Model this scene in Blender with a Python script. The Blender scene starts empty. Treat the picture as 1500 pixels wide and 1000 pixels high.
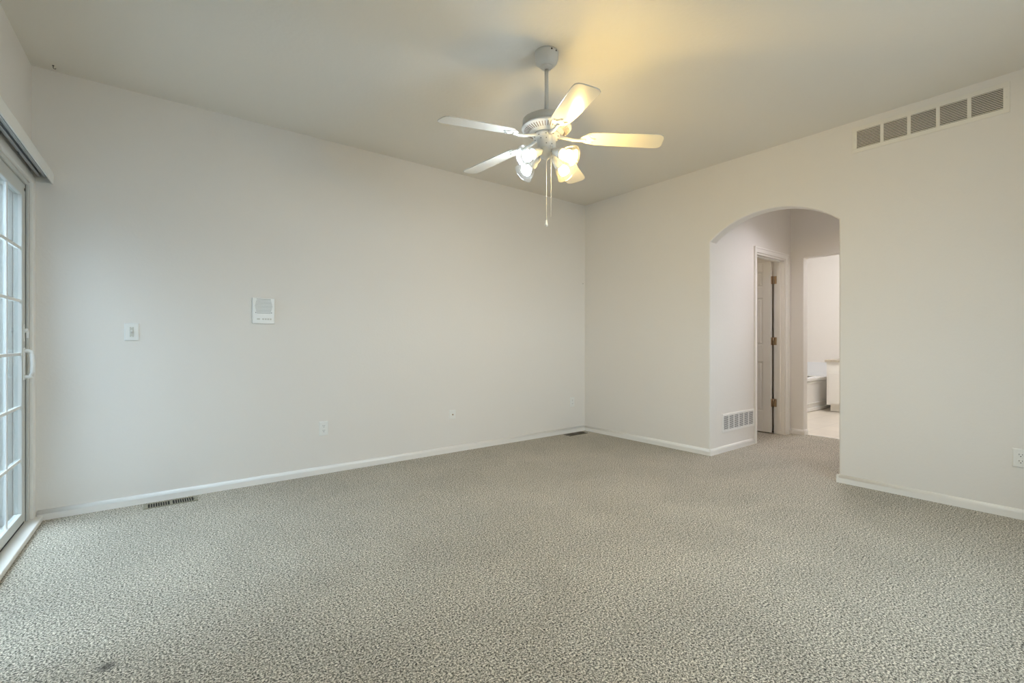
import bpy, bmesh, math, random
from math import sin, cos, pi, radians, sqrt, atan2
from mathutils import Vector, Matrix

random.seed(7)
sc = bpy.context.scene
col = sc.collection

# ------------------------------------------------------------------ camera
CAM_H = 1.085
YAW = 52.35
cd = bpy.data.cameras.new('camera')
cd.sensor_width = 36.0
cd.lens = 687.0 / 1500.0 * 36.0
cd.clip_start = 0.01
cam = bpy.data.objects.new('camera', cd)
cam.location = (0, 0, CAM_H)
cam.rotation_euler = (radians(90), 0, radians(YAW - 90))
col.objects.link(cam)
sc.camera = cam

# ------------------------------------------------------------------ exposure
sc.view_settings.view_transform = 'Standard'
sc.view_settings.look = 'None'
sc.view_settings.exposure = 0.08
sc.view_settings.gamma = 1.0
sc.view_settings.use_curve_mapping = False
sc.cycles.max_bounces = 14
sc.cycles.diffuse_bounces = 8
sc.cycles.glossy_bounces = 6
sc.cycles.transmission_bounces = 8
sc.cycles.transparent_max_bounces = 12
sc.cycles.sample_clamp_indirect = 6.0
sc.cycles.caustics_reflective = False
sc.cycles.caustics_refractive = False

# ------------------------------------------------------------------ sky (overcast daylight)
SKY_COOL = (5.3, 6.3, 7.6)        # cool overcast light, stronger overhead than at the horizon
SKY_REAR = (9.3, 10.5, 12.4)        # brighter sky added behind the camera, fills the room through the rear opening
w = bpy.data.worlds.new('overcast_sky')
sc.world = w
w.use_nodes = True
nt = w.node_tree
bg = nt.nodes['Background']
tc = nt.nodes.new('ShaderNodeTexCoord')
sp = nt.nodes.new('ShaderNodeSeparateXYZ')
nt.links.new(tc.outputs['Generated'], sp.inputs[0])
el = nt.nodes.new('ShaderNodeMapRange')          # elevation -> strength
el.inputs['From Min'].default_value = 0.0
el.inputs['From Max'].default_value = 0.8
el.inputs['To Min'].default_value = 0.45
el.inputs['To Max'].default_value = 1.7
nt.links.new(sp.outputs['Z'], el.inputs['Value'])
cs = nt.nodes.new('ShaderNodeVectorMath')
cs.operation = 'SCALE'
cs.inputs[0].default_value = SKY_COOL
nt.links.new(el.outputs[0], cs.inputs['Scale'])
wf = nt.nodes.new('ShaderNodeMapRange')          # towards -y the added bright sky takes over
wf.interpolation_type = 'SMOOTHSTEP'
wf.inputs['From Min'].default_value = -0.60
wf.inputs['From Max'].default_value = -0.92
nt.links.new(sp.outputs['Y'], wf.inputs['Value'])
mw = nt.nodes.new('ShaderNodeMix')
mw.data_type = 'VECTOR'
nt.links.new(wf.outputs[0], mw.inputs[0])
nt.links.new(cs.outputs[0], mw.inputs[4])
mw.inputs[5].default_value = SKY_REAR
nt.links.new(mw.outputs[1], bg.inputs[0])
bg.inputs[1].default_value = 1.0

# lamp and added fill light colours x strengths
BULB_COOL = (120, 145, 170)
BULB_WARM = (590, 405, 130)
NECK_COOL = (6, 6.5, 7)
NECK_WARM = (50, 36, 14)
BATH_LAMP = (146, 149, 160)
HALL_FILL = (118, 112, 122)  # added fill for the hall
CLOSET_FILL = (26, 23, 19)  # added fill for the closet door leaf

# window portals (they only steer the daylight sampling)
def portal(name, loc, rot, sx, sy):
    l = bpy.data.lights.new(name, 'AREA')
    l.shape = 'RECTANGLE'
    l.size = sx
    l.size_y = sy
    l.cycles.is_portal = True
    o = bpy.data.objects.new(name, l)
    o.location = loc
    o.rotation_euler = rot
    col.objects.link(o)
    return o

# room constants
XB, YA, ZC = 4.21, 4.0, 2.745
YR = -0.45                    # rear wall behind the camera
LO = (-0.566, 4.0)            # far left corner
LA = atan2(-0.9997, -0.026)   # left wall axes: x runs towards the camera, y into the room
LM = Matrix.Translation((LO[0], LO[1], 0)) @ Matrix.Rotation(LA, 4, 'Z')

portal('door_portal', LM @ Vector((0.98, -0.16, 1.02)), (radians(90), 0, LA + pi), 1.8, 1.95)
portal('added_window_portal', (2.4, YR - 0.16, 1.45), (radians(90), 0, 0), 1.8, 1.3)

# ------------------------------------------------------------------ materials
def mat(name, color, rough=0.5, metal=0.0, spec=0.5, bump=None, emit=None, estr=0.0, vary=None):
    m = bpy.data.materials.new(name)
    m.use_nodes = True
    n = m.node_tree.nodes
    l = m.node_tree.links
    p = n['Principled BSDF']
    p.inputs['Base Color'].default_value = (*color, 1)
    p.inputs['Roughness'].default_value = rough
    p.inputs['Metallic'].default_value = metal
    p.inputs['Specular IOR Level'].default_value = spec
    t = None
    if bump or vary:
        t = n.new('ShaderNodeTexCoord')
    if vary:
        ns = n.new('ShaderNodeTexNoise')
        ns.inputs['Scale'].default_value = vary[0]
        ns.inputs['Detail'].default_value = 3
        l.new(t.outputs['Object'], ns.inputs['Vector'])
        mx = n.new('ShaderNodeMix')
        mx.data_type = 'RGBA'
        mx.inputs[6].default_value = (*color, 1)
        mx.inputs[7].default_value = (*[c * vary[1] for c in color], 1)
        l.new(ns.outputs[0], mx.inputs[0])
        l.new(mx.outputs[2], p.inputs['Base Color'])
    if bump:
        nb = n.new('ShaderNodeTexNoise')
        nb.inputs['Scale'].default_value = bump[0]
        nb.inputs['Detail'].default_value = 4
        l.new(t.outputs['Object'], nb.inputs['Vector'])
        b = n.new('ShaderNodeBump')
        b.inputs['Strength'].default_value = bump[1]
        b.inputs['Distance'].default_value = bump[2]
        l.new(nb.outputs[0], b.inputs['Height'])
        l.new(b.outputs[0], p.inputs['Normal'])
    if emit:
        k = max(max(emit), 1e-6)
        p.inputs['Emission Color'].default_value = (emit[0] / k, emit[1] / k, emit[2] / k, 1)
        p.inputs['Emission Strength'].default_value = k * estr
    return m

WALL = (0.80, 0.77, 0.725)
M = {}
M['wall'] = mat('cream_wall_paint', WALL, 0.75, spec=0.3, bump=(55, 0.25, 0.003), vary=(1.3, 0.985))
M['ceiling'] = mat('cream_ceiling_paint', (0.78, 0.745, 0.68), 0.85, spec=0.2, bump=(40, 0.3, 0.003), vary=(1.0, 0.985))
M['trim'] = mat('white_trim_paint', (0.86, 0.84, 0.80), 0.35, bump=(30, 0.05, 0.001))
M['vinyl'] = mat('white_vinyl', (0.62, 0.63, 0.60), 0.35, bump=(20, 0.04, 0.001))
M['near_black'] = mat('matte_near_black', (0.02, 0.02, 0.02), 0.6, bump=(60, 0.1, 0.001))  # dark colour for the shaded door gaps, and for the corner clip
M['white_plastic'] = mat('white_plastic', (0.83, 0.83, 0.80), 0.3, bump=(60, 0.04, 0.0005))
M['toggle_plastic'] = mat('almond_plastic', (0.60, 0.59, 0.53), 0.35, bump=(60, 0.04, 0.0005))
M['dark'] = mat('dark_recess', (0.012, 0.011, 0.01), 0.8, bump=(60, 0.1, 0.001))
M['fan_white'] = mat('white_fan_enamel', (0.68, 0.675, 0.65), 0.28, bump=(40, 0.03, 0.0005))
M['blade_white'] = mat('glossy_white_blade', (0.66, 0.645, 0.60), 0.16, spec=0.6, bump=(14, 0.03, 0.0008))
M['silver_band'] = mat('pale_grey_enamel', (0.60, 0.60, 0.58), 0.35, metal=0.2, bump=(40, 0.03, 0.0005))
M['steel'] = mat('brushed_steel', (0.52, 0.55, 0.58), 0.3, metal=0.9, bump=(90, 0.1, 0.0005))
M['brass'] = mat('aged_brass', (0.48, 0.36, 0.24), 0.35, metal=0.85, bump=(80, 0.08, 0.0005))
M['register'] = mat('tan_enamel_metal', (0.27, 0.25, 0.18), 0.4, metal=0.3, bump=(70, 0.08, 0.0005))
M['register_brown'] = mat('brown_enamel_metal', (0.10, 0.085, 0.06), 0.4, metal=0.3, bump=(70, 0.08, 0.0005))
M['vent_cream'] = mat('cream_painted_grille', (0.80, 0.77, 0.70), 0.45, bump=(50, 0.05, 0.0005))
M['vent_white'] = mat('white_painted_grille', (0.86, 0.85, 0.82), 0.4, bump=(50, 0.05, 0.0005))
M['door_paint'] = mat('satin_white_door_paint', (0.82, 0.80, 0.75), 0.4, bump=(35, 0.06, 0.0008))
M['tub'] = mat('white_acrylic', (0.86, 0.84, 0.80), 0.15, bump=(10, 0.01, 0.0005))
M['counter'] = mat('beige_cultured_marble', (0.60, 0.54, 0.44), 0.25, vary=(14, 0.8), bump=(14, 0.02, 0.0005))
M['surround'] = mat('pale_wall_surround', (0.82, 0.84, 0.86), 0.25, bump=(8, 0.02, 0.0005))
M['slab'] = mat('patio_concrete', (0.36, 0.36, 0.355), 0.85, vary=(6, 0.85), bump=(30, 0.3, 0.003))
M['siding'] = mat('pale_grey_siding_paint', (0.24, 0.27, 0.29), 0.7, vary=(5, 0.9), bump=(20, 0.2, 0.002))
M['fence'] = mat('weathered_grey_fence_stain', (0.22, 0.23, 0.24), 0.8, vary=(5, 0.85), bump=(20, 0.3, 0.003))
M['bulb_cool'] = mat('lit_cool_bulb', (0.9, 0.9, 0.9), 0.4, emit=BULB_COOL, estr=1.0, bump=(20, 0.01, 0.0005))
M['bulb_warm'] = mat('lit_warm_bulb', (0.9, 0.9, 0.9), 0.4, emit=BULB_WARM, estr=1.0, bump=(20, 0.01, 0.0005))
M['bulb_cool_neck'] = mat('lit_cool_bulb_neck', (0.9, 0.9, 0.9), 0.4, emit=NECK_COOL, estr=1.0, bump=(20, 0.01, 0.0005))
M['bulb_warm_neck'] = mat('lit_warm_bulb_neck', (0.9, 0.9, 0.9), 0.4, emit=NECK_WARM, estr=1.0, bump=(20, 0.01, 0.0005))
M['bath_globe'] = mat('lit_bathroom_globe', (0.9, 0.9, 0.9), 0.4, emit=BATH_LAMP, estr=1.0, bump=(20, 0.01, 0.0005))
M['closet_fill'] = mat('closet_fill_glow', (0.9, 0.9, 0.9), 0.4, emit=CLOSET_FILL, estr=1.0, bump=(20, 0.01, 0.0005))
M['hall_fill'] = mat('hall_fill_glow', (0.9, 0.9, 0.9), 0.4, emit=HALL_FILL, estr=1.0, bump=(20, 0.01, 0.0005))


def carpet_material():
    m = bpy.data.materials.new('speckled_beige_frieze_carpet')
    m.use_nodes = True
    n = m.node_tree.nodes
    l = m.node_tree.links
    p = n['Principled BSDF']
    p.inputs['Roughness'].default_value = 0.95
    p.inputs['Specular IOR Level'].default_value = 0.1
    p.inputs['Sheen Weight'].default_value = 0.15
    t = n.new('ShaderNodeTexCoord')
    # domain wobble for twisted yarn
    wob = n.new('ShaderNodeTexNoise')
    wob.inputs['Scale'].default_value = 60
    wob.inputs['Detail'].default_value = 2
    l.new(t.outputs['Object'], wob.inputs['Vector'])
    vm = n.new('ShaderNodeVectorMath')
    vm.operation = 'MULTIPLY_ADD'
    vm.inputs[1].default_value = (0.012, 0.012, 0.0)
    l.new(wob.outputs['Color'], vm.inputs[0])
    l.new(t.outputs['Object'], vm.inputs[2])
    yarn = n.new('ShaderNodeTexNoise')
    yarn.inputs['Scale'].default_value = 135
    yarn.inputs['Detail'].default_value = 3.0
    yarn.inputs['Roughness'].default_value = 0.62
    l.new(vm.outputs[0], yarn.inputs['Vector'])
    fine = n.new('ShaderNodeTexNoise')
    fine.inputs['Scale'].default_value = 260
    fine.inputs['Detail'].default_value = 2.0
    l.new(vm.outputs[0], fine.inputs['Vector'])
    add = n.new('ShaderNodeMath')
    add.operation = 'MULTIPLY_ADD'
    add.inputs[1].default_value = 0.5
    l.new(fine.outputs[0], add.inputs[0])
    l.new(yarn.outputs[0], add.inputs[2])
    ramp = n.new('ShaderNodeValToRGB')
    e = ramp.color_ramp.elements
    e[0].position = 0.60
    e[0].color = (0.045, 0.040, 0.030, 1)
    e[1].position = 0.90
    e[1].color = (0.92, 0.855, 0.735, 1)
    a = e.new(0.685); a.color = (0.20, 0.182, 0.145, 1)
    a = e.new(0.765); a.color = (0.47, 0.430, 0.345, 1)
    l.new(add.outputs[0], ramp.inputs[0])
    # footprints and vacuum marks, metre scale: the nap lies this way or that
    nap = n.new('ShaderNodeTexNoise')
    nap.inputs['Scale'].default_value = 1.7
    nap.inputs['Detail'].default_value = 4
    nap.inputs['Roughness'].default_value = 0.6
    nap.inputs['Distortion'].default_value = 0.6
    l.new(t.outputs['Object'], nap.inputs['Vector'])
    nr = n.new('ShaderNodeMapRange')
    nr.inputs['From Min'].default_value = 0.35
    nr.inputs['From Max'].default_value = 0.65
    nr.inputs['To Min'].default_value = 0.92
    nr.inputs['To Max'].default_value = 1.06
    l.new(nap.outputs[0], nr.inputs['Value'])
    mul = n.new('ShaderNodeMix')
    mul.data_type = 'RGBA'
    mul.blend_type = 'MULTIPLY'
    mul.inputs[0].default_value = 1.0
    l.new(ramp.outputs[0], mul.inputs[6])
    l.new(nr.outputs[0], mul.inputs[7])
    # small dark mark in the pile
    dist = n.new('ShaderNodeVectorMath')
    dist.operation = 'DISTANCE'
    dist.inputs[1].default_value = (-0.109, 2.072, 0)
    l.new(vm.outputs[0], dist.inputs[0])
    st = n.new('ShaderNodeMapRange')
    st.inputs['From Min'].default_value = 0.008
    st.inputs['From Max'].default_value = 0.035
    st.inputs['To Min'].default_value = 0.75
    st.inputs['To Max'].default_value = 0.0
    l.new(dist.outputs['Value'], st.inputs['Value'])
    mk = n.new('ShaderNodeMix')
    mk.data_type = 'RGBA'
    mk.inputs[7].default_value = (0.03, 0.026, 0.02, 1)
    l.new(st.outputs[0], mk.inputs[0])
    l.new(mul.outputs[2], mk.inputs[6])
    l.new(mk.outputs[2], p.inputs['Base Color'])
    b = n.new('ShaderNodeBump')
    b.inputs['Strength'].default_value = 1.0
    b.inputs['Distance'].default_value = 0.006
    l.new(add.outputs[0], b.inputs['Height'])
    l.new(b.outputs[0], p.inputs['Normal'])
    return m


def tile_material():
    m = bpy.data.materials.new('cream_floor_tile')
    m.use_nodes = True
    n = m.node_tree.nodes
    l = m.node_tree.links
    p = n['Principled BSDF']
    p.inputs['Roughness'].default_value = 0.35
    t = n.new('ShaderNodeTexCoord')
    br = n.new('ShaderNodeTexBrick')
    br.offset = 0.0
    br.inputs['Scale'].default_value = 1.0
    br.inputs['Brick Width'].default_value = 0.33
    br.inputs['Row Height'].default_value = 0.33
    br.inputs['Mortar Size'].default_value = 0.004
    br.inputs['Color1'].default_value = (0.74, 0.68, 0.58, 1)
    br.inputs['Color2'].default_value = (0.70, 0.64, 0.55, 1)
    br.inputs['Mortar'].default_value = (0.60, 0.55, 0.47, 1)
    l.new(t.outputs['Object'], br.inputs['Vector'])
    l.new(br.outputs['Color'], p.inputs['Base Color'])
    return m


def glass_material(name, tint=(0.93, 0.97, 0.96)):
    """thin clear pane: transmits straight, reflects by the angle of view"""
    m = bpy.data.materials.new(name)
    m.use_nodes = True
    n = m.node_tree.nodes
    l = m.node_tree.links
    n.remove(n['Principled BSDF'])
    out = n['Material Output']
    g = n.new('ShaderNodeNewGeometry')
    d = n.new('ShaderNodeVectorMath'); d.operation = 'DOT_PRODUCT'
    l.new(g.outputs['Incoming'], d.inputs[0]); l.new(g.outputs['Normal'], d.inputs[1])
    ab = n.new('ShaderNodeMath'); ab.operation = 'ABSOLUTE'
    l.new(d.outputs['Value'], ab.inputs[0])
    om = n.new('ShaderNodeMath'); om.operation = 'SUBTRACT'; om.inputs[0].default_value = 1.0
    l.new(ab.outputs[0], om.inputs[1])
    pw = n.new('ShaderNodeMath'); pw.operation = 'POWER'; pw.inputs[1].default_value = 5.0
    l.new(om.outputs[0], pw.inputs[0])
    ma = n.new('ShaderNodeMath'); ma.operation = 'MULTIPLY_ADD'
    ma.inputs[1].default_value = 0.95; ma.inputs[2].default_value = 0.05
    l.new(pw.outputs[0], ma.inputs[0])
    tr = n.new('ShaderNodeBsdfTransparent'); tr.inputs[0].default_value = (*tint, 1)
    gl = n.new('ShaderNodeBsdfGlossy'); gl.inputs['Roughness'].default_value = 0.02
    mx = n.new('ShaderNodeMixShader')
    l.new(ma.outputs[0], mx.inputs[0]); l.new(tr.outputs[0], mx.inputs[1]); l.new(gl.outputs[0], mx.inputs[2])
    l.new(mx.outputs[0], out.inputs['Surface'])
    return m


def shade_material():
    """ribbed, lightly frosted pressed glass of the lamp shades"""
    m = bpy.data.materials.new('ribbed_frosted_glass')
    m.use_nodes = True
    n = m.node_tree.nodes
    l = m.node_tree.links
    n.remove(n['Principled BSDF'])
    out = n['Material Output']
    tr = n.new('ShaderNodeBsdfTransparent'); tr.inputs[0].default_value = (0.95, 0.95, 0.94, 1)
    tl = n.new('ShaderNodeBsdfTranslucent'); tl.inputs[0].default_value = (0.92, 0.92, 0.90, 1)
    df = n.new('ShaderNodeBsdfDiffuse'); df.inputs[0].default_value = (0.85, 0.85, 0.83, 1)
    gl = n.new('ShaderNodeBsdfGlossy'); gl.inputs['Roughness'].default_value = 0.12
    a = n.new('ShaderNodeMixShader'); a.inputs[0].default_value = 0.35
    l.new(tl.outputs[0], a.inputs[1]); l.new(df.outputs[0], a.inputs[2])
    b = n.new('ShaderNodeMixShader'); b.inputs[0].default_value = 0.009
    l.new(tr.outputs[0], b.inputs[1]); l.new(a.outputs[0], b.inputs[2])
    g = n.new('ShaderNodeNewGeometry')
    d = n.new('ShaderNodeVectorMath'); d.operation = 'DOT_PRODUCT'
    l.new(g.outputs['Incoming'], d.inputs[0]); l.new(g.outputs['Normal'], d.inputs[1])
    ab = n.new('ShaderNodeMath'); ab.operation = 'ABSOLUTE'
    l.new(d.outputs['Value'], ab.inputs[0])
    om = n.new('ShaderNodeMath'); om.operation = 'SUBTRACT'; om.inputs[0].default_value = 1.0
    l.new(ab.outputs[0], om.inputs[1])
    pw = n.new('ShaderNodeMath'); pw.operation = 'POWER'; pw.inputs[1].default_value = 3.0
    l.new(om.outputs[0], pw.inputs[0])
    lw = n.new('ShaderNodeMath'); lw.operation = 'MULTIPLY_ADD'
    lw.inputs[1].default_value = 0.22; lw.inputs[2].default_value = 0.03
    l.new(pw.outputs[0], lw.inputs[0])
    c = n.new('ShaderNodeMixShader')
    l.new(lw.outputs[0], c.inputs[0]); l.new(b.outputs[0], c.inputs[1]); l.new(gl.outputs[0], c.inputs[2])
    l.new(c.outputs[0], out.inputs['Surface'])
    return m


M['carpet'] = carpet_material()
M['tile'] = tile_material()
M['glass'] = glass_material('clear_pane')
M['shade'] = shade_material()

# ------------------------------------------------------------------ mesh helpers
class MB:
    def __init__(self):
        self.bm = bmesh.new()
        self.mats = []

    def _v(self, p, T=None):
        p = Vector(p)
        return self.bm.verts.new(T @ p if T else p)

    def box(self, x0, x1, y0, y1, z0, z1, T=None, mi=0):
        v = [self._v(p, T) for p in ((x0, y0, z0), (x1, y0, z0), (x1, y1, z0), (x0, y1, z0),
                                     (x0, y0, z1), (x1, y0, z1), (x1, y1, z1), (x0, y1, z1))]
        for f in ((0, 3, 2, 1), (4, 5, 6, 7), (0, 1, 5, 4), (1, 2, 6, 5), (2, 3, 7, 6), (3, 0, 4, 7)):
            self.bm.faces.new([v[i] for i in f]).material_index = mi
        return self

    def lathe(self, prof, seg=32, T=None, caps=True, flute=0.0, nf=0, mi=0, smooth=True):
        """prof: list of (r, z); revolved about z"""
        rings = []
        for r, z in prof:
            ring = []
            for k in range(seg):
                a = 2 * pi * k / seg
                rr = r * (1 + (flute * cos(nf * a) if nf else 0))
                ring.append(self._v((rr * cos(a), rr * sin(a), z), T))
            rings.append(ring)
        for i in range(len(rings) - 1):
            for k in range(seg):
                f = self.bm.faces.new((rings[i][k], rings[i][(k + 1) % seg], rings[i + 1][(k + 1) % seg], rings[i + 1][k]))
                f.smooth = smooth
                f.material_index = mi
        if caps:
            for ring, fl in ((rings[0], True), (rings[-1], False)):
                f = self.bm.faces.new(list(reversed(ring)) if fl else ring)
                f.material_index = mi
        return self

    def tube(self, pts, r, seg=10, T=None, mi=0):
        pts = [Vector(p) for p in pts]
        rings = []
        up = Vector((0, 0, 1))
        for i, p in enumerate(pts):
            d = (pts[min(i + 1, len(pts) - 1)] - pts[max(i - 1, 0)]).normalized()
            u = d.cross(up if abs(d.z) < 0.95 else Vector((1, 0, 0))).normalized()
            v = d.cross(u)
            rr = r[i] if isinstance(r, (list, tuple)) else r
            rings.append([self._v(p + u * rr * cos(2 * pi * k / seg) + v * rr * sin(2 * pi * k / seg), T) for k in range(seg)])
        for i in range(len(rings) - 1):
            for k in range(seg):
                f = self.bm.faces.new((rings[i][k], rings[i][(k + 1) % seg], rings[i + 1][(k + 1) % seg], rings[i + 1][k]))
                f.smooth = True
                f.material_index = mi
        self.bm.faces.new(list(reversed(rings[0]))).material_index = mi
        self.bm.faces.new(rings[-1]).material_index = mi
        return self

    def prism(self, poly, a, b, axis='z', T=None, mi=0):
        """poly extruded from a to b. axis z: (x,y); x: (y,z); y: (x,z)"""
        def P(q, h):
            return {'z': (q[0], q[1], h), 'x': (h, q[0], q[1]), 'y': (q[0], h, q[1])}[axis]
        A = [self._v(P(q, a), T) for q in poly]
        B = [self._v(P(q, b), T) for q in poly]
        n = len(poly)
        self.bm.faces.new(A).material_index = mi
        self.bm.faces.new(list(reversed(B))).material_index = mi
        for i in range(n):
            self.bm.faces.new((A[(i + 1) % n], A[i], B[i], B[(i + 1) % n])).material_index = mi
        return self

    def build(self, name, m, parent=None, bevel=0.0, seg=2, loc=None, T=None, angle=40):
        bmesh.ops.recalc_face_normals(self.bm, faces=self.bm.faces)
        me = bpy.data.meshes.new(name)
        self.bm.to_mesh(me)
        self.bm.free()
        for x in (m if isinstance(m, (list, tuple)) else [m]):
            me.materials.append(x)
        o = bpy.data.objects.new(name, me)
        col.objects.link(o)
        if parent:
            o.parent = parent
        if loc:
            o.location = loc
        if T is not None:
            o.matrix_world = T
        if bevel:
            bv = o.modifiers.new('edge', 'BEVEL')
            bv.width = bevel
            bv.segments = seg
            bv.limit_method = 'ANGLE'
            bv.angle_limit = radians(angle)
            bv.harden_normals = False
        return o


def tag(o, label=None, cat=None, group=None, kind=None):
    if label: o['label'] = label
    if cat: o['category'] = cat
    if group: o['group'] = group
    if kind: o['kind'] = kind
    return o


def empty(name, loc=(0, 0, 0), rz=0.0):
    o = bpy.data.objects.new(name, None)
    o.empty_display_size = 0.05
    o.location = loc
    o.rotation_euler = (0, 0, rz)
    col.objects.link(o)
    return o


def copy_tree(o, parent=None):
    kids = [c for c in bpy.data.objects if c.parent == o]
    c = o.copy()
    col.objects.link(c)
    c.parent = parent
    for k in kids:
        copy_tree(k, c)
    return c


def struct(mb, name, m, **kw):
    o = mb.build(name, m, **kw)
    o['kind'] = 'structure'
    return o

# ------------------------------------------------------------------ room shell
XE = 5.993            # end wall of the little hall
YH0, YH1 = 1.325, 2.378   # hall sides = sides of the arch
SP, RISE = 2.028, 0.198
half = (YH1 - YH0) / 2
RAD = (half * half + RISE * RISE) / (2 * RISE)
yc, zc = (YH0 + YH1) / 2, SP + RISE - RAD

# carpet floor: one sheet through room, hall and closet
struct(MB().prism([(-0.95, YR - 0.15), (XB, YR - 0.15), (XB, YH0), (6.06, YH0), (6.06, 4.0), (-0.70, 4.0)], -0.02, 0.0),
       'floor', M['carpet'])
struct(MB().box(6.02, 9.1, 0.8, 3.95, -0.03, -0.006), 'floor_bathroom', M['tile'])
struct(MB().box(-1.0, 9.3, YR - 0.2, 4.2, ZC, ZC + 0.1), 'ceiling', M['ceiling'])

# far wall (the long plain one)
struct(MB().box(-0.80, 4.40, YA, YA + 0.12, -0.05, ZC + 0.05), 'wall_far', M['wall'])

# right wall with the arch
arc = []
N = 40
a1 = math.asin(half / RAD)
for i in range(N + 1):
    a = a1 - 2 * a1 * i / N
    arc.append((yc + RAD * sin(a), zc + RAD * cos(a)))
poly = [(YA + 0.05, -0.05), (YA + 0.05, ZC + 0.05), (YR - 0.10, ZC + 0.05), (YR - 0.10, -0.05), (YH0, -0.05)] + list(reversed(arc)) + [(YH1, -0.05)]
o = struct(MB().prism(poly, XB, XB + 0.12, 'x'), 'wall_right', M['wall'], bevel=0.012, seg=4, angle=60)

# rear wall; its opening behind the camera is added for fill daylight
def holed(x0, x1, z0, z1, hx0, hx1, hz0, hz1, y0, y1):
    b = MB()
    b.box(x0, hx0, y0, y1, z0, z1)
    b.box(hx1, x1, y0, y1, z0, z1)
    b.box(hx0, hx1, y0, y1, z0, hz0)
    b.box(hx0, hx1, y0, y1, hz1, z1)
    return b
struct(holed(-0.95, XB + 0.1, -0.05, ZC + 0.05, 1.5, 3.3, 0.8, 2.1, YR - 0.12, YR), 'wall_rear', M['wall'])

# left wall with the sliding door opening, in its own axes
DW0, DW1, DH = 0.055, 1.90, 2.025
poly = [(-0.02, -0.05), (-0.02, ZC + 0.05), (4.75, ZC + 0.05), (4.75, -0.05), (DW1, -0.05), (DW1, DH), (DW0, DH), (DW0, -0.05)]
b = MB().prism(poly, -0.13, 0.0, 'y')
o = struct(b, 'wall_left', M['wall'], T=LM)

# hall and closet, bathroom
DO0, DO1, DOH = 5.142, 5.832, 2.035
poly = [(XB + 0.11, -0.05), (XB + 0.11, ZC + 0.05), (XE + 0.02, ZC + 0.05), (XE + 0.02, -0.05), (DO1, -0.05), (DO1, DOH), (DO0, DOH), (DO0, -0.05)]
struct(MB().prism(poly, YH1, YH1 + 0.115, 'y'), 'wall_hall_left', M['wall'])
struct(MB().box(XB + 0.11, 7.0, YH0 - 0.12, YH0, -0.05, ZC + 0.05), 'wall_hall_right', M['wall'])
poly = [(3.95, -0.05), (3.95, ZC + 0.05), (YH0 - 0.05, ZC + 0.05), (YH0 - 0.05, -0.05), (1.49, -0.05), (1.49, 2.055), (2.239, 2.055), (2.239, -0.05)]
struct(MB().prism(poly, XE, XE + 0.115, 'x'), 'wall_hall_end', M['wall'], bevel=0.008, seg=3, angle=60)
struct(MB().box(XB + 0.11, XE + 0.02, 3.85, 3.95, -0.05, ZC + 0.05), 'wall_closet', M['wall'])
struct(MB().box(8.95, 9.05, 0.8, 3.95, -0.05, ZC + 0.05).box(6.1, 9.0, 3.80, 3.90, -0.05, ZC + 0.05)
       .box(6.1, 9.0, 0.85, 0.95, -0.05, ZC + 0.05), 'wall_bathroom', M['wall'])

# baseboards: small colonial profile (out, up)
PROF = [(0, 0), (0.013, 0), (0.0135, 0.038), (0.0125, 0.048), (0.009, 0.056), (0.004, 0.0605), (0, 0.062)]
def baseboard(name, p0, p1, inward, e0=0.0, e1=0.0):
    """runs from p0 to p1 along a wall; inward = unit vector into the room"""
    p0 = Vector((*p0, 0)); p1 = Vector((*p1, 0)); n = Vector((*inward, 0))
    d = (p1 - p0).normalized()
    b = MB()
    A = [b._v(p0 - d * (e0 * (1 if True else 0)) + n * q[0] + Vector((0, 0, q[1]))) for q in PROF]
    B = [b._v(p1 + d * e1 + n * q[0] + Vector((0, 0, q[1]))) for q in PROF]
    k = len(PROF)
    for i in range(k):
        f = b.bm.faces.new((A[i], A[(i + 1) % k], B[(i + 1) % k], B[i]))
        f.smooth = 1 < i < 6
    b.bm.faces.new(A); b.bm.faces.new(B)
    return struct(b, name, M['trim'])
baseboard('baseboard_far', (-0.54, YA), (XB, YA), (0, -1))
baseboard('baseboard_right', (XB, YA), (XB, YH1 - 0.014), (-1, 0))
baseboard('baseboard_right', (XB, YH0 + 0.014), (XB, YR), (-1, 0))
baseboard('baseboard_rear', (XB, YR), (-0.65, YR), (0, 1))
baseboard('baseboard_hall_left', (XB - 0.0, YH1), (5.08, YH1), (0, -1), e0=0.0135)
baseboard('baseboard_hall_left', (5.915, YH1), (XE, YH1), (0, -1))
baseboard('baseboard_hall_right', (XB, YH0), (XE, YH0), (0, 1), e0=0.0135)
baseboard('baseboard_hall_end', (XE, YH1), (XE, 2.226), (-1, 0))
baseboard('baseboard_hall_end', (XE - 0.013, 2.239), (XE + 0.10, 2.239), (0, -1))
baseboard('baseboard_hall_end', (XE, 1.49), (XE, YH0), (-1, 0))
q = LM @ Vector((DW1 + 0.06, 0, 0)); q2 = LM @ Vector((4.45, 0, 0))
baseboard('baseboard_left', (q.x, q.y), (q2.x, q2.y), (0.9997, -0.026))
# low tiled band with its cap around the tub, and the threshold strip of the bathroom
struct(MB().box(8.93, 8.95, 2.6, 3.80, 0.0, 0.725).box(8.925, 8.95, 2.6, 3.80, 0.725, 0.735), 'trim_1', M['surround'])
struct(MB().box(6.052, 6.075, 1.49, 2.239, -0.01, 0.004), 'trim_2', M['trim'])

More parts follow.
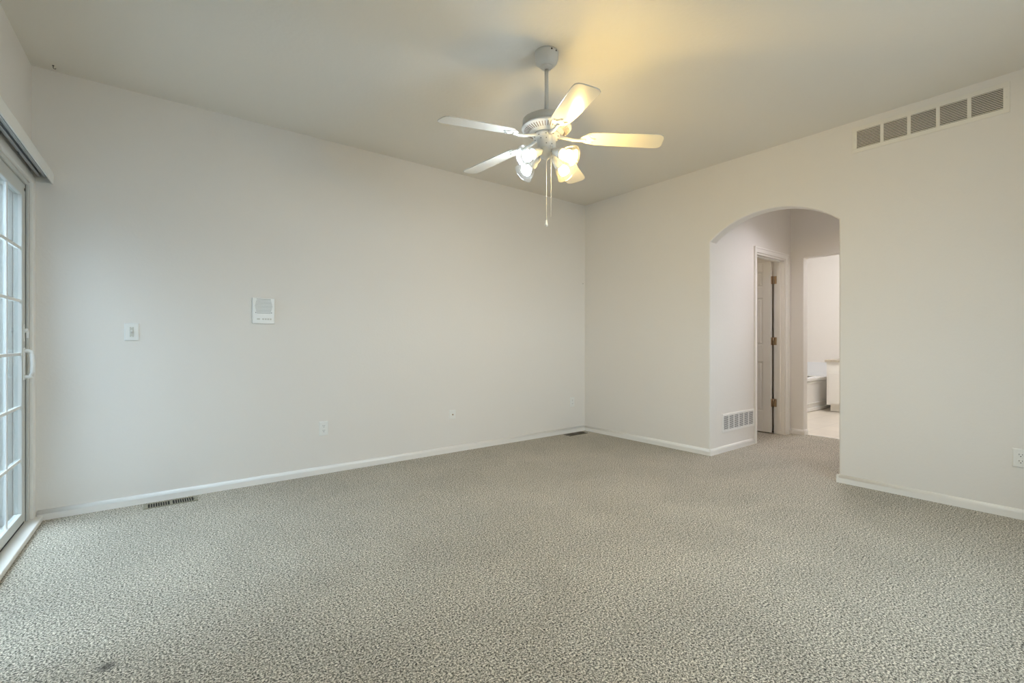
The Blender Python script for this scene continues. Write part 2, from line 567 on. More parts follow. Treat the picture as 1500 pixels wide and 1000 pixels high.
# ------------------------------------------------------------------ sliding patio door (left wall)
door = empty('door_1')
door.matrix_world = LM
tag(door, 'white vinyl sliding patio door with a white gridded pane on the left wall', 'door', kind='structure')
b = MB()
b.prism([(-0.003, -0.0), (DW0, 0.0), (DW0, DH), (DW1, DH), (DW1, 0.0), (DW1 + 0.055, 0.0), (DW1 + 0.055, DH + 0.05), (-0.003, DH + 0.05)], 0.0, 0.018, 'y')
b.build('casing', M['trim'], door, bevel=0.004)
b = MB()   # outer vinyl frame, stepped
b.box(DW0, DW0 + 0.022, -0.125, -0.001, 0.0, DH)
b.box(DW0 + 0.022, DW0 + 0.036, -0.125, -0.012, 0.0, DH - 0.02)
b.box(DW1 - 0.03, DW1, -0.125, -0.001, 0.0, DH)
b.box(DW0 + 0.02, DW1 - 0.03, -0.125, -0.001, DH - 0.022, DH)
b.box(DW0 + 0.036, DW1 - 0.03, -0.125, -0.058, DH - 0.040, DH - 0.022)
b.build('door_frame', M['vinyl'], door, bevel=0.002)
b = MB()  # dark strips standing in for the shade in the grooves and panel gap
b.box(DW0 + 0.0225, DW0 + 0.0275, -0.014, -0.0105, 0.02, DH - 0.022)
b.box(DW0 + 0.036, DW0 + 0.050, -0.06, -0.030, 0.03, DH - 0.025)
b.box(0.100, 1.020, -0.040, -0.013, 0.028, 0.044)
b.build('gap_shade_strips', M['near_black'], door)
b = MB()
b.box(0.0, DW1 + 0.05, -0.020, 0.053, 0.0, 0.030)
b.build('door_sill', M['trim'], door, bevel=0.004)
b = MB()
b.box(DW0 + 0.02, DW1 - 0.02, -0.128, -0.020, 0.0, 0.022)
b.box(DW0 + 0.03, DW1 - 0.03, -0.030, -0.026, 0.022, 0.032)
b.box(DW0 + 0.03, DW1 - 0.03, -0.080, -0.076, 0.022, 0.032)
b.build('track', M['steel'], door)

def panel(s0, s1, n0, n1, gl, grid_n):
    st = 0.062
    z0, z1 = 0.043, 2.000
    b = MB()
    b.box(s0, s0 + st, n0, n1, z0, z1)
    b.box(s1 - st, s1, n0, n1, z0, z1)
    b.box(s0 + st, s1 - st, n0, n1, z0, 0.100)
    b.box(s0 + st, s1 - st, n0, n1, 1.925, z1)
    p = b.build('sliding_panel' if gl > -0.05 else 'fixed_panel', M['vinyl'], door, bevel=0.003)
    b = MB()
    b.box(s0 + st - 0.004, s1 - st + 0.004, gl - 0.002, gl, 0.097, 1.928)
    b.build('glass_pane', M['glass'], p)
    b = MB()
    w0, w1 = s0 + st, s1 - st
    for k in range(1, 3):
        s = w0 + (w1 - w0) * k / 3
        b.box(s - 0.0085, s + 0.0085, grid_n, grid_n + 0.007, 0.100, 1.925)
    for k in range(1, 6):
        z = 0.100 + (1.925 - 0.100) * k / 6
        b.box(w0, w1, grid_n + 0.0012, grid_n + 0.0082, z - 0.0085, z + 0.0085)
    b.build('muntin_grid', M['white_plastic'], p, bevel=0.002)
    return p
p1 = panel(0.100, 1.020, -0.046, -0.010, -0.026, -0.0245)
p2 = panel(0.960, 1.870, -0.096, -0.060, -0.078, -0.0765)
b = MB()    # D shaped pull
pts = [(0, -0.010, 1.030), (0, 0.010, 1.032), (0, 0.021, 1.026), (0, 0.026, 1.005), (0, 0.028, 0.956),
       (0, 0.026, 0.907), (0, 0.021, 0.886), (0, 0.010, 0.880), (0, -0.010, 0.882)]
b.tube(pts, [0.011, 0.011, 0.0115, 0.012, 0.012, 0.012, 0.0115, 0.011, 0.011], seg=12, T=Matrix.Translation((0.130, 0, 0)))
b.box(0.112, 0.148, -0.011, -0.005, 0.862, 1.050)
b.build('pull_handle', M['white_plastic'], p1, bevel=0.002)
b = MB()
b.box(0.118, 0.142, -0.011, -0.006, 1.085, 1.185)
b.lathe([(0.004, -0.004), (0.0125, -0.002), (0.0125, 0.010), (0.009, 0.014)], 20, T=Matrix.Translation((0.130, -0.005, 1.148)) @ Matrix.Rotation(-pi / 2, 4, 'X'))
b.box(0.126, 0.134, 0.002, 0.012, 1.105, 1.148)
b.build('thumb_latch', M['white_plastic'], p1, bevel=0.0015)
for o_, nm in ((p1, 'roller'),):
    b = MB()
    b.box(0.100, 0.118, -0.012, -0.0085, 1.960, 1.975)
    b.build('corner_clip', M['near_black'], p1)

# valance of the vertical blinds
v = empty('blind_valance'); v.matrix_world = LM
tag(v, 'long white blind valance above the sliding patio door', 'valance')
b = MB()
fr = [(0.091, 2.047), (0.098, 2.047), (0.098, 2.112), (0.095, 2.121), (0.088, 2.126), (0.0, 2.126), (0.0, 2.120), (0.086, 2.120), (0.090, 2.117), (0.091, 2.110)]
b.prism(fr, 0.0, 2.10, 'x')
b.box(0.0, 0.005, 0.0, 0.092, 2.049, 2.121)
b.box(2.095, 2.10, 0.0, 0.092, 2.049, 2.121)
b.build('valance_board', M['white_plastic'], v, bevel=0.0012)
b = MB()
b.box(0.02, 2.07, 0.030, 0.037, 2.078, 2.112)
b.box(0.02, 2.07, 0.063, 0.070, 2.078, 2.112)
b.box(0.02, 2.07, 0.030, 0.070, 2.106, 2.112)
b.box(0.02, 2.07, 0.037, 0.044, 2.078, 2.082)
b.box(0.02, 2.07, 0.056, 0.063, 2.078, 2.082)
b.build('headrail', M['steel'], v, bevel=0.001)
for s in (0.3, 1.05, 1.8):
    b = MB(); b.box(s, s + 0.03, 0.0, 0.090, 2.112, 2.1195)
    b.build('bracket', M['steel'], v)

# unseen window added in the rear wall to light the room from behind
wn = empty('added_window_1', (2.4, YR, 0)); wn['kind'] = 'structure'
b = MB()
for x0, x1, z0, z1 in ((-0.9, -0.85, 0.8, 2.1), (0.85, 0.9, 0.8, 2.1), (-0.85, 0.85, 0.8, 0.85), (-0.85, 0.85, 2.05, 2.1), (-0.02, 0.02, 0.85, 2.05)):
    b.box(x0, x1, -0.11, -0.05, z0, z1)
b.build('added_window_frame', M['vinyl'], wn, bevel=0.003)
b = MB(); b.box(-0.86, 0.86, -0.082, -0.079, 0.84, 2.06)
b.build('added_window_pane', M['glass'], wn)
b = MB(); b.box(-0.95, 0.95, -0.05, 0.035, 0.775, 0.80)
b.build('added_window_sill', M['trim'], wn, bevel=0.004)

# outdoors beyond the patio door
o = struct(MB().box(-14.0, 16.0, -14.0, 14.0, -0.22, -0.12), 'ground_patio', M['slab'])
b = MB()      # wing of the house beyond the door: lapped siding
for k in range(16):
    z = -0.12 + k * 0.2
    b.prism([(0.0, z), (-0.022, z), (-0.008, z + 0.2), (0.0, z + 0.2)], -5.2, -0.80, 'x', T=Matrix.Translation((0, 6.2, 0)))
b.box(-5.2, -0.80, 6.2, 6.35, -0.12, 3.08)
struct(b, 'wall_outside', M['siding'])
struct(MB().box(-3.3, -0.74, 1.62, 1.77, -0.12, 3.1), 'wall_light_block', M['fence'])  # unseen wall added to keep daylight off the far wall by the door
f = empty('privacy_fence', (-3.4, 4.0, -0.12))
tag(f, 'weathered grey vertical board fence beyond the patio door glass', 'fence')
for k in range(46):
    b = MB()
    y = -3.6 + k * 0.20
    h = 2.05
    b.prism([(y, 0.03), (y + 0.185, 0.03), (y + 0.185, h - 0.03), (y + 0.165, h), (y + 0.02, h), (y, h - 0.03)], 0.0, 0.018, 'x')
    b.build('fence_board', M['fence'], f)
b = MB()
for z in (0.35, 1.60):
    b.box(-0.04, 0.0, -3.7, 5.7, z, z + 0.09)
b.build('fence_rail', M['fence'], f)

# ------------------------------------------------------------------ closet door in the hall
d2 = empty('door_2', (DO1, YH1, 0))
tag(d2, 'white six-panel door standing open in the left side of the small hall', 'door', kind='structure')
dx = -DO1
b = MB()    # casing with a stepped profile
def casing(b, x0, x1, xi0, xi1, zt, zi, y0, y1):
    b.prism([(x0, 0), (xi0, 0), (xi0, zi), (xi1, zi), (xi1, 0), (x1, 0), (x1, zt), (x0, zt)], y0, y1, 'y')
casing(b, 5.080 + dx, 5.915 + dx, 5.137 + dx, 5.837 + dx, 2.100, 2.040, -0.011, 0.0)
casing(b, 5.080 + dx, 5.915 + dx, 5.098 + dx, 5.893 + dx, 2.100, 2.081, -0.018, -0.011)
b.build('casing', M['trim'], d2, bevel=0.003)
b = MB()
b.box(DO0 - 0.001 + dx, DO0 + 0.012 + dx, 0.0, 0.116, 0, DOH)
b.box(DO1 - 0.006 + dx, DO1 + 0.001 + dx, 0.0, 0.116, 0, DOH)
b.box(DO0 + dx, DO1 + dx, 0.0, 0.116, DOH - 0.014, DOH + 0.001)
b.box(DO1 - 0.018 + dx, DO1 - 0.006 + dx, 0.040, 0.072, 0, DOH - 0.014)
b.box(DO0 + 0.012 + dx, DO0 + 0.024 + dx, 0.040, 0.072, 0, DOH - 0.014)
b.box(DO0 + 0.012 + dx, DO1 - 0.006 + dx, 0.040, 0.072, DOH - 0.026, DOH - 0.014)
b.build('jamb', M['trim'], d2, bevel=0.002)
# leaf hinged on the right jamb, opened a quarter turn into the closet (along +Y)
LX0, LX1 = 5.780 + dx, 5.815 + dx
LY0 = 0.131
LW = 0.665
b = MB()
b.box(LX0 + 0.012, LX1 - 0.012, LY0 + 0.01, LY0 + LW - 0.01, 0.02, 2.015)
rows = [(0.260, 0.848), (1.045, 1.604), (1.737, 1.913)]
cols = [(0.092, 0.285), (0.380, 0.573)]
zs = [0.012] + [z for r in rows for z in r] + [2.022]
ys = [0.0] + [c for cc in cols for c in cc] + [LW]
for s0, s1 in ((0, 1), (2, 3), (4, 5)):
    b.box(LX0, LX1, LY0 + ys[s0], LY0 + ys[s1], 0.012, 2.022)
for k in (0, 2, 4, 6):
    for s0, s1 in ((1, 2), (3, 4)):
        b.box(LX0, LX1, LY0 + ys[s0], LY0 + ys[s1], zs[k], zs[k + 1])
for z0, z1 in rows:
    for c0, c1 in cols:
        g = 0.022
        b.box(LX0 + 0.004, LX1 - 0.004, LY0 + c0 + g, LY0 + c1 - g, z0 + g, z1 - g)
lf = b.build('door_leaf', M['door_paint'], d2, bevel=0.0035)
b = MB()
for sx in (-1, 1):
    xx = LX0 if sx < 0 else LX1
    b.lathe([(0.026, 0.0), (0.026, 0.006), (0.011, 0.012), (0.011, 0.03), (0.022, 0.038), (0.027, 0.052), (0.02, 0.064), (0.004, 0.067)], 24,
            T=Matrix.Translation((xx, LY0 + LW - 0.065, 0.95)) @ Matrix.Rotation(sx * pi / 2, 4, 'Y'))
b.build('door_knob', M['brass'], lf)
for zc_ in (1.808, 1.089, 0.362):
    b = MB()
    b.box(DO1 - 0.0085 + dx, DO1 - 0.0055 + dx, 0.085, 0.114, zc_ - 0.045, zc_ + 0.045)
    b.tube([(DO1 - 0.012 + dx, 0.122, zc_ - 0.047), (DO1 - 0.012 + dx, 0.122, zc_ + 0.047)], 0.0065, 12)
    b.box(LX0 + 0.004, DO1 - 0.012 + dx, LY0 - 0.003, LY0 + 0.0005, zc_ - 0.045, zc_ + 0.045)
    for dz in (-0.03, 0.0, 0.03):
        b.lathe([(0.0035, 0), (0.002, 0.0012)], 10, T=Matrix.Translation((DO1 - 0.0085 + dx, 0.096 + 0.006 * (dz == 0), zc_ + dz)) @ Matrix.Rotation(-pi / 2, 4, 'Y'))
    b.build('hinge', M['brass'], d2)

# ------------------------------------------------------------------ grilles
def grille(name, w_, h_, ncol, nsl, m, fw=0.022, tilt=35, gap=0.012, sl=0.30):
    """flat grille in the xz plane, facing -y, centred"""
    r = empty(name)
    b = MB()
    b.box(-w_ / 2, w_ / 2, -0.006, 0.0, -h_ / 2, -h_ / 2 + fw)
    b.box(-w_ / 2, w_ / 2, -0.006, 0.0, h_ / 2 - fw, h_ / 2)
    b.box(-w_ / 2, -w_ / 2 + fw, -0.006, 0.0, -h_ / 2 + fw, h_ / 2 - fw)
    b.box(w_ / 2 - fw, w_ / 2, -0.006, 0.0, -h_ / 2 + fw, h_ / 2 - fw)
    iw = w_ - 2 * fw
    cw = iw / ncol
    for k in range(1, ncol):
        x = -iw / 2 + k * cw
        b.box(x - gap / 2, x + gap / 2, -0.0058, -0.0005, -h_ / 2 + fw, h_ / 2 - fw)
    for sx in (-1, 1):
        b.lathe([(0.0055, 0.0), (0.004, 0.002)], 12, T=Matrix.Translation((sx * (w_ / 2 - fw / 2), -0.006, 0)) @ Matrix.Rotation(pi / 2, 4, 'X'))
    b.build('grille_frame', m, r, bevel=0.0015)
    b = MB(); b.box(-iw / 2 - 0.004, iw / 2 + 0.004, -0.0008, -0.0002, -h_ / 2 + fw - 0.004, h_ / 2 - fw + 0.004)
    b.build('duct_opening', M['dark'], r)
    ih = h_ - 2 * fw
    for k in range(ncol):
        b = MB()
        x0 = -iw / 2 + k * cw + (gap / 2 if k else 0)
        x1 = -iw / 2 + (k + 1) * cw - (gap / 2 if k < ncol - 1 else 0)
        for j in range(nsl):
            z = -ih / 2 + (j + 0.5) * ih / nsl
            T = Matrix.Translation((0, -0.0034, z)) @ Matrix.Rotation(radians(tilt), 4, 'X')
            t_ = ih / nsl
            b.box(x0, x1, -0.0006, 0.0006, -t_ * sl, t_ * sl, T=T)
        b.build('louver_bank', m, r)
    return r
g1 = grille('wall_vent', 0.824, 0.191, 5, 12, M['vent_cream'], fw=0.030, tilt=-24, gap=0.020)
g1.location = (XB, (1.238 + 0.414) / 2, 2.599)
g1.rotation_euler = (0, 0, radians(-90))
tag(g1, 'long cream return air grille high on the right wall near the ceiling', 'vent')
g2 = grille('wall_vent', 0.648, 0.180, 6, 13, M['vent_white'], fw=0.022, tilt=-12, gap=0.014, sl=0.21)
g2.location = (4.757, YH1, 0.283)
tag(g2, 'low white air grille on the hall wall beside the open door', 'vent')

# floor registers
def register(name, m, hx, hy, dark_half=False):
    r = empty(name)
    b = MB()
    z0, z1 = 0.0, 0.005
    e = 0.0075
    b.box(-hx, hx, -hy, -hy + e, z0, z1); b.box(-hx, hx, hy - e, hy, z0, z1)
    b.box(-hx, -hx + 0.024, -hy + e, hy - e, z0, z1); b.box(hx - 0.024, hx, -hy + e, hy - e, z0, z1)
    b.box(-0.008, 0.008, -hy + e, hy - e, z0, z1)
    for s in (-1, 1):
        x0, x1 = (0.008, hx - 0.024) if s > 0 else (-hx + 0.024, -0.008)
        n_ = 9
        st = (x1 - x0) / n_
        for k in range(1, n_):
            b.box(x0 + k * st - 0.0022, x0 + k * st + 0.0022, -hy + e, hy - e, z0 + 0.001, z1 - 0.0005)
    b.build('register_grate', m, r, bevel=0.001)
    b = MB(); b.box(-hx + 0.01, hx - 0.01, -hy + 0.006, hy - 0.006, 0.0003, 0.0012)
    b.build('duct_opening', M['dark'], r)
    b = MB(); b.box(hx - 0.024, hx - 0.018, -0.012, 0.012, 0.005, 0.011)
    b.build('damper_lever', m, r)
    return r
r1 = register('floor_register', M['register'], 0.148, 0.054)
r1.location = (0.112, 3.900, 0.0)
tag(r1, 'tan slotted floor register in the carpet near the patio door', 'floor vent')
r2 = register('floor_register', M['register_brown'], 0.148, 0.054)
r2.location = (3.955, 3.900, 0.0)
tag(r2, 'dark brown floor register in the carpet at the far corner', 'floor vent')

# ------------------------------------------------------------------ wall plates. Local: plate in xz, facing -y
def plate_mesh(w_, h_, t_=0.006, rim=0.006):
    b = MB()
    A = [(-w_ / 2, -h_ / 2), (w_ / 2, -h_ / 2), (w_ / 2, h_ / 2), (-w_ / 2, h_ / 2)]
    B = [(x - math.copysign(rim, x), z - math.copysign(rim, z)) for x, z in A]
    lv = [[b._v((x, 0, z)) for x, z in A], [b._v((x, -t_ * 0.5, z)) for x, z in A], [b._v((x, -t_, z)) for x, z in B]]
    for i in range(2):
        for k in range(4):
            b.bm.faces.new((lv[i][k], lv[i][(k + 1) % 4], lv[i + 1][(k + 1) % 4], lv[i + 1][k]))
    b.bm.faces.new(lv[2]); b.bm.faces.new(lv[0])
    return b

def screw(b, x, z, y=-0.006, r=0.0032):
    b.lathe([(r, 0.0), (r * 0.7, 0.0012)], 12, T=Matrix.Translation((x, y, z)) @ Matrix.Rotation(pi / 2, 4, 'X'))

def outlet(name):
    r = empty(name)
    b = plate_mesh(0.072, 0.116); screw(b, 0, 0)
    b.build('cover_plate', M['white_plastic'], r, bevel=0.001)
    for s in (-1, 1):
        zc2 = s * 0.0195
        b = MB()
        pts = []
        for k in range(24):
            a = 2 * pi * k / 24
            pts.append((0.0172 * cos(a), zc2 + max(-0.0135, min(0.0135, 0.0172 * sin(a)))))
        b.prism(pts, -0.0085, -0.003, 'y')
        so = b.build('socket', M['white_plastic'], r, bevel=0.0006)
        b = MB()
        b.box(-0.0078, -0.0056, -0.0092, -0.0084, zc2 + 0.0005, zc2 + 0.0085)
        b.box(0.0056, 0.0078, -0.0092, -0.0084, zc2 + 0.0015, zc2 + 0.0075)
        b.lathe([(0.0026, 0), (0.0026, 0.0008)], 14, T=Matrix.Translation((0, -0.0084, zc2 - 0.0072)) @ Matrix.Rotation(pi / 2, 4, 'X'))
        b.build('slots', M['dark'], so)
    return r
o1 = outlet('wall_outlet')
o1.location = (1.129, YA, 0.371)
tag(o1, 'white duplex outlet left of centre low on the far wall', 'outlet')
o2 = copy_tree(o1); o2.location = (3.993, YA, 0.363)
tag(o2, 'white duplex outlet low on the far wall beside the corner', 'outlet')
o3 = copy_tree(o1); o3.location = (XB, 0.369, 0.372); o3.rotation_euler = (0, 0, radians(-90))
tag(o3, 'white duplex outlet on the right wall at the picture edge', 'outlet')

j = empty('cable_jack', (2.347, YA, 0.369))
tag(j, 'white cable jack plate in the middle of the far wall, near the baseboard', 'wall plate')
b = plate_mesh(0.072, 0.090); screw(b, 0, 0.030); screw(b, 0, -0.030)
b.build('cover_plate', M['white_plastic'], j, bevel=0.001)
b = MB()
b.lathe([(0.0065, 0), (0.0065, 0.004), (0.0048, 0.0045), (0.0048, 0.011), (0.0035, 0.011)], 16, T=Matrix.Translation((0, -0.006, 0)) @ Matrix.Rotation(pi / 2, 4, 'X'))
b.build('connector', M['brass'], j)

s = empty('light_switch', (-0.0965, YA, 1.148))
tag(s, 'white light switch plate with a toggle, nearest the patio door', 'switch')
b = plate_mesh(0.078, 0.116); screw(b, 0, 0.030); screw(b, 0, -0.030)
b.build('switch_plate', M['white_plastic'], s, bevel=0.001)
b = MB()
b.box(-0.0105, 0.0105, -0.0068, -0.004, -0.033, 0.033)
b.build('toggle_surround', M['toggle_plastic'], s, bevel=0.0006)
b = MB()
b.prism([(-0.006, -0.011), (-0.006, 0.011), (-0.018, 0.013), (-0.017, 0.004)], -0.0048, 0.0048, 'x')
b.build('toggle', M['white_plastic'], s, bevel=0.001)

# intercom panel: speaker slots above, key row below
ic = empty('intercom_panel', (0.685, YA, 1.316))
tag(ic, 'white wall intercom with speaker slots and a row of small buttons', 'intercom')
b = MB()
b.box(-0.077, 0.077, -0.016, 0.0, -0.096, 0.101)
b.build('housing', M['white_plastic'], ic, bevel=0.006, seg=3)
b = MB()
for k in range(11):
    z = 0.090 - k * 0.0105
    hw = 0.060 - 0.012 * abs(k - 5) / 5
    b.box(-hw, hw, -0.0168, -0.0158, z - 0.0016, z + 0.0016)
b.build('speaker_slots', mat('grey_speaker_slots', (0.28, 0.29, 0.27), 0.6, bump=(60, 0.1, 0.0005)), ic)
b = MB()
b.box(-0.066, 0.066, -0.0185, -0.0155, -0.084, -0.038)
b.build('control_bar', M['white_plastic'], ic, bevel=0.0025)
for k, (x, ww) in enumerate(((-0.036, 0.010), (-0.004, 0.006), (0.013, 0.006), (0.030, 0.006), (0.047, 0.006))):
    b = MB()
    b.box(x - ww, x + ww, -0.0210, -0.0180, -0.066, -0.055)
    b.build('push_button', M['toggle_plastic'], ic, bevel=0.001)
for x in (-0.054, 0.054):
    b = MB()
    screw(b, x, -0.012, y=-0.0160, r=0.003)
    b.build('screw', M['dark'], ic)

# little bits: ceiling hook, nail, screw
h = MB()
h.tube([(0, 0, 0.0), (0, 0, -0.014), (0.004, 0, -0.019), (0.009, 0, -0.019), (0.012, 0, -0.014)], 0.0018, 8)
h.lathe([(0.005, 0.0), (0.006, -0.002), (0.002, -0.003)], 12)
h = h.build('ceiling_hook', M['register_brown'], loc=(-0.462, 3.92, ZC))
tag(h, 'tiny dark hook on the ceiling at the left corner', 'hook')
h = MB()
h.tube([(0, 0.01, 0), (0, -0.012, 0.002)], 0.0015, 8)
h.lathe([(0.0015, 0), (0.004, 0.001), (0.004, 0.002)], 10, T=Matrix.Translation((0, -0.011, 0.002)) @ Matrix.Rotation(pi / 2, 4, 'X'))
h = h.build('nail', M['register'], loc=(4.168, YA, 1.786))
tag(h, 'single small nail left in the far wall by the corner', 'nail')

# ------------------------------------------------------------------ ceiling fan
FX, FY = 1.8064, 2.0165
fan = empty('ceiling_fan', (FX, FY, ZC), radians(YAW - 90))   # local x = picture right, local y = away
tag(fan, 'white five-blade ceiling fan with four lit glass shades and pull chains', 'ceiling fan')
Z = lambda z: z - ZC
b = MB()
b.lathe([(0.067, 0.0), (0.067, -0.012), (0.066, -0.040), (0.060, -0.060), (0.046, -0.074), (0.036, -0.079), (0.030, -0.079)], 40)
cn = b.build('canopy', M['fan_white'], fan)
for a in (-68, -40):
    b = MB()
    b.lathe([(0.005, 0.0), (0.0045, 0.003)], 12, T=Matrix.Rotation(radians(a), 4, 'Z') @ Matrix.Translation((0.066, 0, -0.012)) @ Matrix.Rotation(pi / 2, 4, 'Y'))
    b.build('canopy_screw', M['dark'], cn)
b = MB()
b.lathe([(0.030, -0.076), (0.034, -0.079), (0.031, -0.088), (0.018, -0.096), (0.012, -0.097)], 32)
b.build('hanger_ball', M['silver_band'], fan)
b = MB()
b.lathe([(0.0115, -0.09), (0.0115, Z(2.40))], 24)
b.build('downrod', M['fan_white'], fan)
b = MB()
b.lathe([(0.013, Z(2.405)), (0.030, Z(2.400)), (0.042, Z(2.372)), (0.085, Z(2.362)), (0.128, Z(2.360)), (0.1375, Z(2.353)), (0.1375, Z(2.316))], 56)
mh = b.build('motor_housing', M['silver_band'], fan)
b = MB()
b.lathe([(0.1375, Z(2.318)), (0.1435, Z(2.313)), (0.1435, Z(2.306)), (0.137, Z(2.300)), (0.095, Z(2.284)), (0.088, Z(2.276)), (0.05, Z(2.272))], 56)
lh = b.build('lower_housing', M['fan_white'], fan)
b = MB()
for k in range(48):
    a = 2 * pi * k / 48
    T = Matrix.Rotation(a, 4, 'Z') @ Matrix.Translation((0.1145, 0, Z(2.2905))) @ Matrix.Rotation(radians(-20.9), 4, 'Y')
    b.box(-0.016, 0.016, -0.0020, 0.0020, -0.0012, 0.0008, T=T)
b.build('cooling_slots', mat('brown_slot_shadow_gap', (0.30, 0.22, 0.17), 0.7, bump=(60, 0.1, 0.0005)), lh)
b = MB()
b.lathe([(0.075, Z(2.276)), (0.078, Z(2.268)), (0.078, Z(2.258)), (0.060, Z(2.252)), (0.0535, Z(2.250)), (0.0535, Z(2.196)), (0.050, Z(2.188))], 40)
sh = b.build('switch_housing', M['fan_white'], fan)
for k in range(10):
    a = 2 * pi * k / 10 + 0.2
    b = MB()
    b.lathe([(0.0055, 0), (0.0055, 0.001)], 10, T=Matrix.Rotation(a, 4, 'Z') @ Matrix.Translation((0.068, 0, Z(2.2555))) @ Matrix.Rotation(pi, 4, 'X'))
    b.build('screw_hole', M['dark'], sh)
for a, z in ((-95, 2.236), (-95, 2.206), (-60, 2.204), (-130, 2.24)):
    b = MB()
    b.lathe([(0.0028, 0), (0.0028, 0.0012)], 10, T=Matrix.Rotation(radians(a), 4, 'Z') @ Matrix.Translation((0.0530, 0, Z(z))) @ Matrix.Rotation(pi / 2, 4, 'Y'))
    b.build('housing_screw', M['dark'], sh)

# blade with clipped tip, local x outwards from the hub axis
def blade_outline():
    r0, r1 = 0.225, 0.655
    w0, w1 = 0.050, 0.0665
    top = [(r0, w0 * 0.62), (r0 + 0.012, w0 * 0.9), (r0 + 0.035, w0 + 0.004), (r0 + 0.10, w0 + 0.009), (r1 - 0.05, w1), (r1 - 0.022, w1 - 0.003), (r1 - 0.006, w1 - 0.016), (r1, w1 - 0.034)]
    return top + [(x, -y) for x, y in reversed(top)]
PHI = -120.69
for k in range(5):
    az = 90 - (PHI + 72 * k)      # clockwise-from-away -> local ccw from x
    Rz = Matrix.Rotation(radians(az), 4, 'Z')
    # droop towards the tip and pitch with the clockwise edge (local -y) up
    T = Rz @ Matrix.Translation((0, 0, Z(2.262))) @ Matrix.Rotation(radians(4.6), 4, 'Y') @ Matrix.Rotation(radians(-9.5), 4, 'X')
    b = MB()
    b.prism(blade_outline(), -0.003, 0.003, 'z')
    bl = b.build('blade', M['blade_white'], fan, bevel=0.0018)
    bl.matrix_local = T
    b = MB()     # blade iron: arm, scrolled plate and screws (in blade axes)
    b.tube([(0.062, 0, 0.006), (0.10, 0, -0.002), (0.15, 0, -0.012), (0.19, 0, -0.014), (0.225, 0, -0.009)], [0.012, 0.010, 0.009, 0.009, 0.008], 12)
    pl = [(0.195, 0.008), (0.212, 0.030), (0.232, 0.042), (0.258, 0.040), (0.262, 0.030), (0.248, 0.022), (0.262, 0.010), (0.282, 0.006)]
    b.prism(pl + [(x, -y) for x, y in reversed(pl)], -0.0075, -0.0035, 'z')
    for sx, sy in ((0.244, 0.032), (0.244, -0.032), (0.272, 0.0)):
        b.lathe([(0.0055, 0), (0.004, 0.0022)], 12, T=Matrix.Translation((sx, sy, -0.0075)) @ Matrix.Rotation(pi, 4, 'X'))
    b.build('blade_bracket', M['fan_white'], bl, bevel=0.001)

# light kit
b = MB()
b.lathe([(0.050, Z(2.190)), (0.052, Z(2.184)), (0.046, Z(2.176)), (0.044, Z(2.160)), (0.036, Z(2.146)), (0.018, Z(2.138)), (0.009, Z(2.132)), (0.004, Z(2.122))], 40)
b.build('light_kit_fitter', M['fan_white'], fan)
TILT = 28
for k, (ang, mm) in enumerate(((45, 'bulb_warm'), (135, 'bulb_cool'), (225, 'bulb_cool'), (315, 'bulb_warm'))):
    # frame: local z of the lamp = outward and down
    A = Matrix.Rotation(radians(ang), 4, 'Z') @ Matrix.Translation((0.040, 0, Z(2.172))) @ Matrix.Rotation(radians(90 + TILT), 4, 'Y')
    b = MB()
    b.lathe([(0.011, 0.0), (0.011, 0.022), (0.021, 0.026), (0.0225, 0.060), (0.028, 0.066), (0.030, 0.086), (0.0285, 0.088)], 28)
    am = b.build('lamp_socket', M['fan_white'], fan); am.matrix_local = A
    b = MB()
    prof = [(0.027, 0.078), (0.030, 0.084), (0.0315, 0.092), (0.038, 0.102), (0.045, 0.116), (0.050, 0.132), (0.0545, 0.148), (0.0605, 0.160), (0.062, 0.163),
            (0.0595, 0.1625), (0.053, 0.149), (0.0485, 0.133), (0.0435, 0.117), (0.0365, 0.104), (0.030, 0.094)]
    b.lathe(prof, 96, caps=False, flute=0.004, nf=32)
    gs = b.build('glass_shade', M['shade'], fan); gs.matrix_local = A
    b = MB()
    b.lathe([(0.013, 0.084), (0.014, 0.098), (0.020, 0.108), (0.0275, 0.120), (0.031, 0.132)], 28, mi=1)
    b.lathe([(0.031, 0.132), (0.030, 0.143), (0.024, 0.152), (0.014, 0.157), (0.004, 0.1585)], 28)
    b.build('bulb', [M[mm], M[mm + '_neck']], gs)      # reflector lamp: bright face, dimmer coated neck

def chain(x, y, z0, z1, bell):
    b = MB()
    n_ = int((z0 - z1) / 0.008)
    b.tube([(x, y, Z(z0)), (x, y, Z(z1))], 0.0013, 8)
    for k in range(n_):
        z = z0 - k * 0.008
        b.lathe([(0.0008, 0.0022), (0.0021, 0.0), (0.0008, -0.0022)], 6, T=Matrix.Translation((x, y, Z(z))))
    c = b.build('pull_chain', M['vent_cream'], fan)
    if bell:
        b = MB()
        b.lathe([(0.003, 0.030), (0.0045, 0.026), (0.005, 0.018), (0.0085, 0.006), (0.009, 0.0), (0.006, -0.003), (0.002, -0.006)], 18, T=Matrix.Translation((x, y, Z(z1))))
        b.build('chain_pull', M['white_plastic'], c)
chain(0.0, -0.002, 2.128, 1.752, True)
chain(0.022, -0.049, 2.20, 1.790, False)

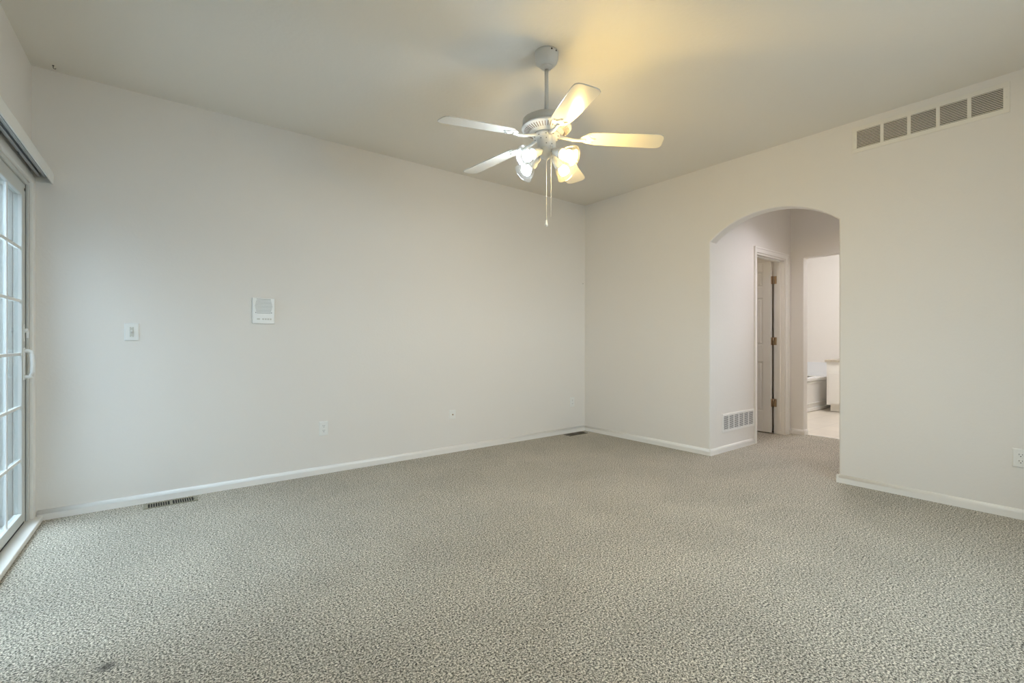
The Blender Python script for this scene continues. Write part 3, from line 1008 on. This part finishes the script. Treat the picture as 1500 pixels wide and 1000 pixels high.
# ------------------------------------------------------------------ bathroom beyond the hall
tb = empty('bathtub', (7.40, 2.93, 0))
tag(tb, 'white bathtub with moulded skirt seen through the far doorway', 'bathtub')
b = MB()
L = 1.53
b.box(0, L, 0.018, 0.060, 0.0, 0.47)
b.box(0, L, -0.006, 0.018, 0.0, 0.050)
b.box(0, L, 0.004, 0.018, 0.105, 0.125)
b.box(0, L, 0.002, 0.018, 0.430, 0.450)
b.build('skirt', M['tub'], tb, bevel=0.005)
b = MB()
b.box(0, L, -0.012, 0.16, 0.47, 0.510); b.box(0, L, 0.74, 0.85, 0.47, 0.510)
b.box(0, 0.14, 0.16, 0.74, 0.47, 0.510); b.box(L - 0.14, L, 0.16, 0.74, 0.47, 0.510)
b.build('deck', M['tub'], tb, bevel=0.008)
b = MB()
b.box(0.12, L - 0.12, 0.14, 0.16, 0.1, 0.50); b.box(0.12, L - 0.12, 0.74, 0.76, 0.1, 0.50)
b.box(0.12, 0.14, 0.14, 0.76, 0.1, 0.50); b.box(L - 0.14, L - 0.12, 0.14, 0.76, 0.1, 0.50)
b.box(0.12, L - 0.12, 0.14, 0.76, 0.08, 0.10)
b.build('basin', M['tub'], tb)

vn = empty('vanity', (8.34, 2.79, 0))
tag(vn, 'white bathroom vanity with beige counter seen through the far doorway', 'vanity')
b = MB()
b.box(0.0, 0.58, -1.30, 0.0, 0.105, 0.768)
b.box(0.07, 0.58, -1.30, -0.03, 0.0, 0.105)
b.build('cabinet', M['door_paint'], vn, bevel=0.002)
b = MB()
b.box(-0.025, 0.60, -1.32, 0.02, 0.768, 0.805)
b.build('counter', M['counter'], vn, bevel=0.005)
for k in range(3):
    b = MB()
    y1 = -0.03 - k * 0.42
    b.box(-0.018, 0.0, y1 - 0.39, y1, 0.125, 0.60)
    dr = b.build('cabinet_door', M['door_paint'], vn, bevel=0.003)
    b = MB()
    b.lathe([(0.006, 0), (0.006, 0.01), (0.014, 0.018), (0.012, 0.026), (0.003, 0.028)], 18, T=Matrix.Translation((-0.018, y1 - 0.35, 0.54)) @ Matrix.Rotation(-pi / 2, 4, 'Y'))
    b.build('knob', M['brass'], dr)

def ceiling_globe(name, loc, m, label, r=0.13):
    g = empty(name, loc)
    tag(g, label, 'ceiling light')
    b = MB(); b.lathe([(r * 0.8, 0.0), (r * 0.8, -0.02), (r * 0.7, -0.03)], 32)
    b.build('lamp_base', M['fan_white'], g)
    b = MB()
    pr = [(r * 0.7, -0.028)] + [(r * cos(a), -0.04 - 0.09 * sin(a)) for a in [radians(x) for x in (0, 15, 30, 45, 60, 75, 88)]]
    b.lathe(pr, 32)
    b.build('globe', m, g)
dl = empty('hall_fill_light', (5.02, 1.64, ZC))  # unseen fill light added to brighten the hall walls
tag(dl, 'added fill light in a white cylinder, unseen on the hall ceiling', 'ceiling light')
b = MB()
b.lathe([(0.125, 0.0), (0.125, -0.140), (0.120, -0.140), (0.120, -0.004)], 40, caps=False)  # opaque sides shaped to leave the upper hall walls dim
b.build('cylinder_shade', M['fan_white'], dl)
b = MB(); b.lathe([(0.118, -0.030), (0.118, -0.036)], 40)
b.build('fill_disc', M['hall_fill'], dl)
ceiling_globe('ceiling_light', (4.95, 3.30, ZC), M['closet_fill'], 'small added fill globe, unseen inside the closet', r=0.09)  # unseen fill added to brighten the open door leaf
ceiling_globe('ceiling_light', (7.4, 1.9, ZC), M['bath_globe'], 'round lit ceiling globe inside the bathroom')
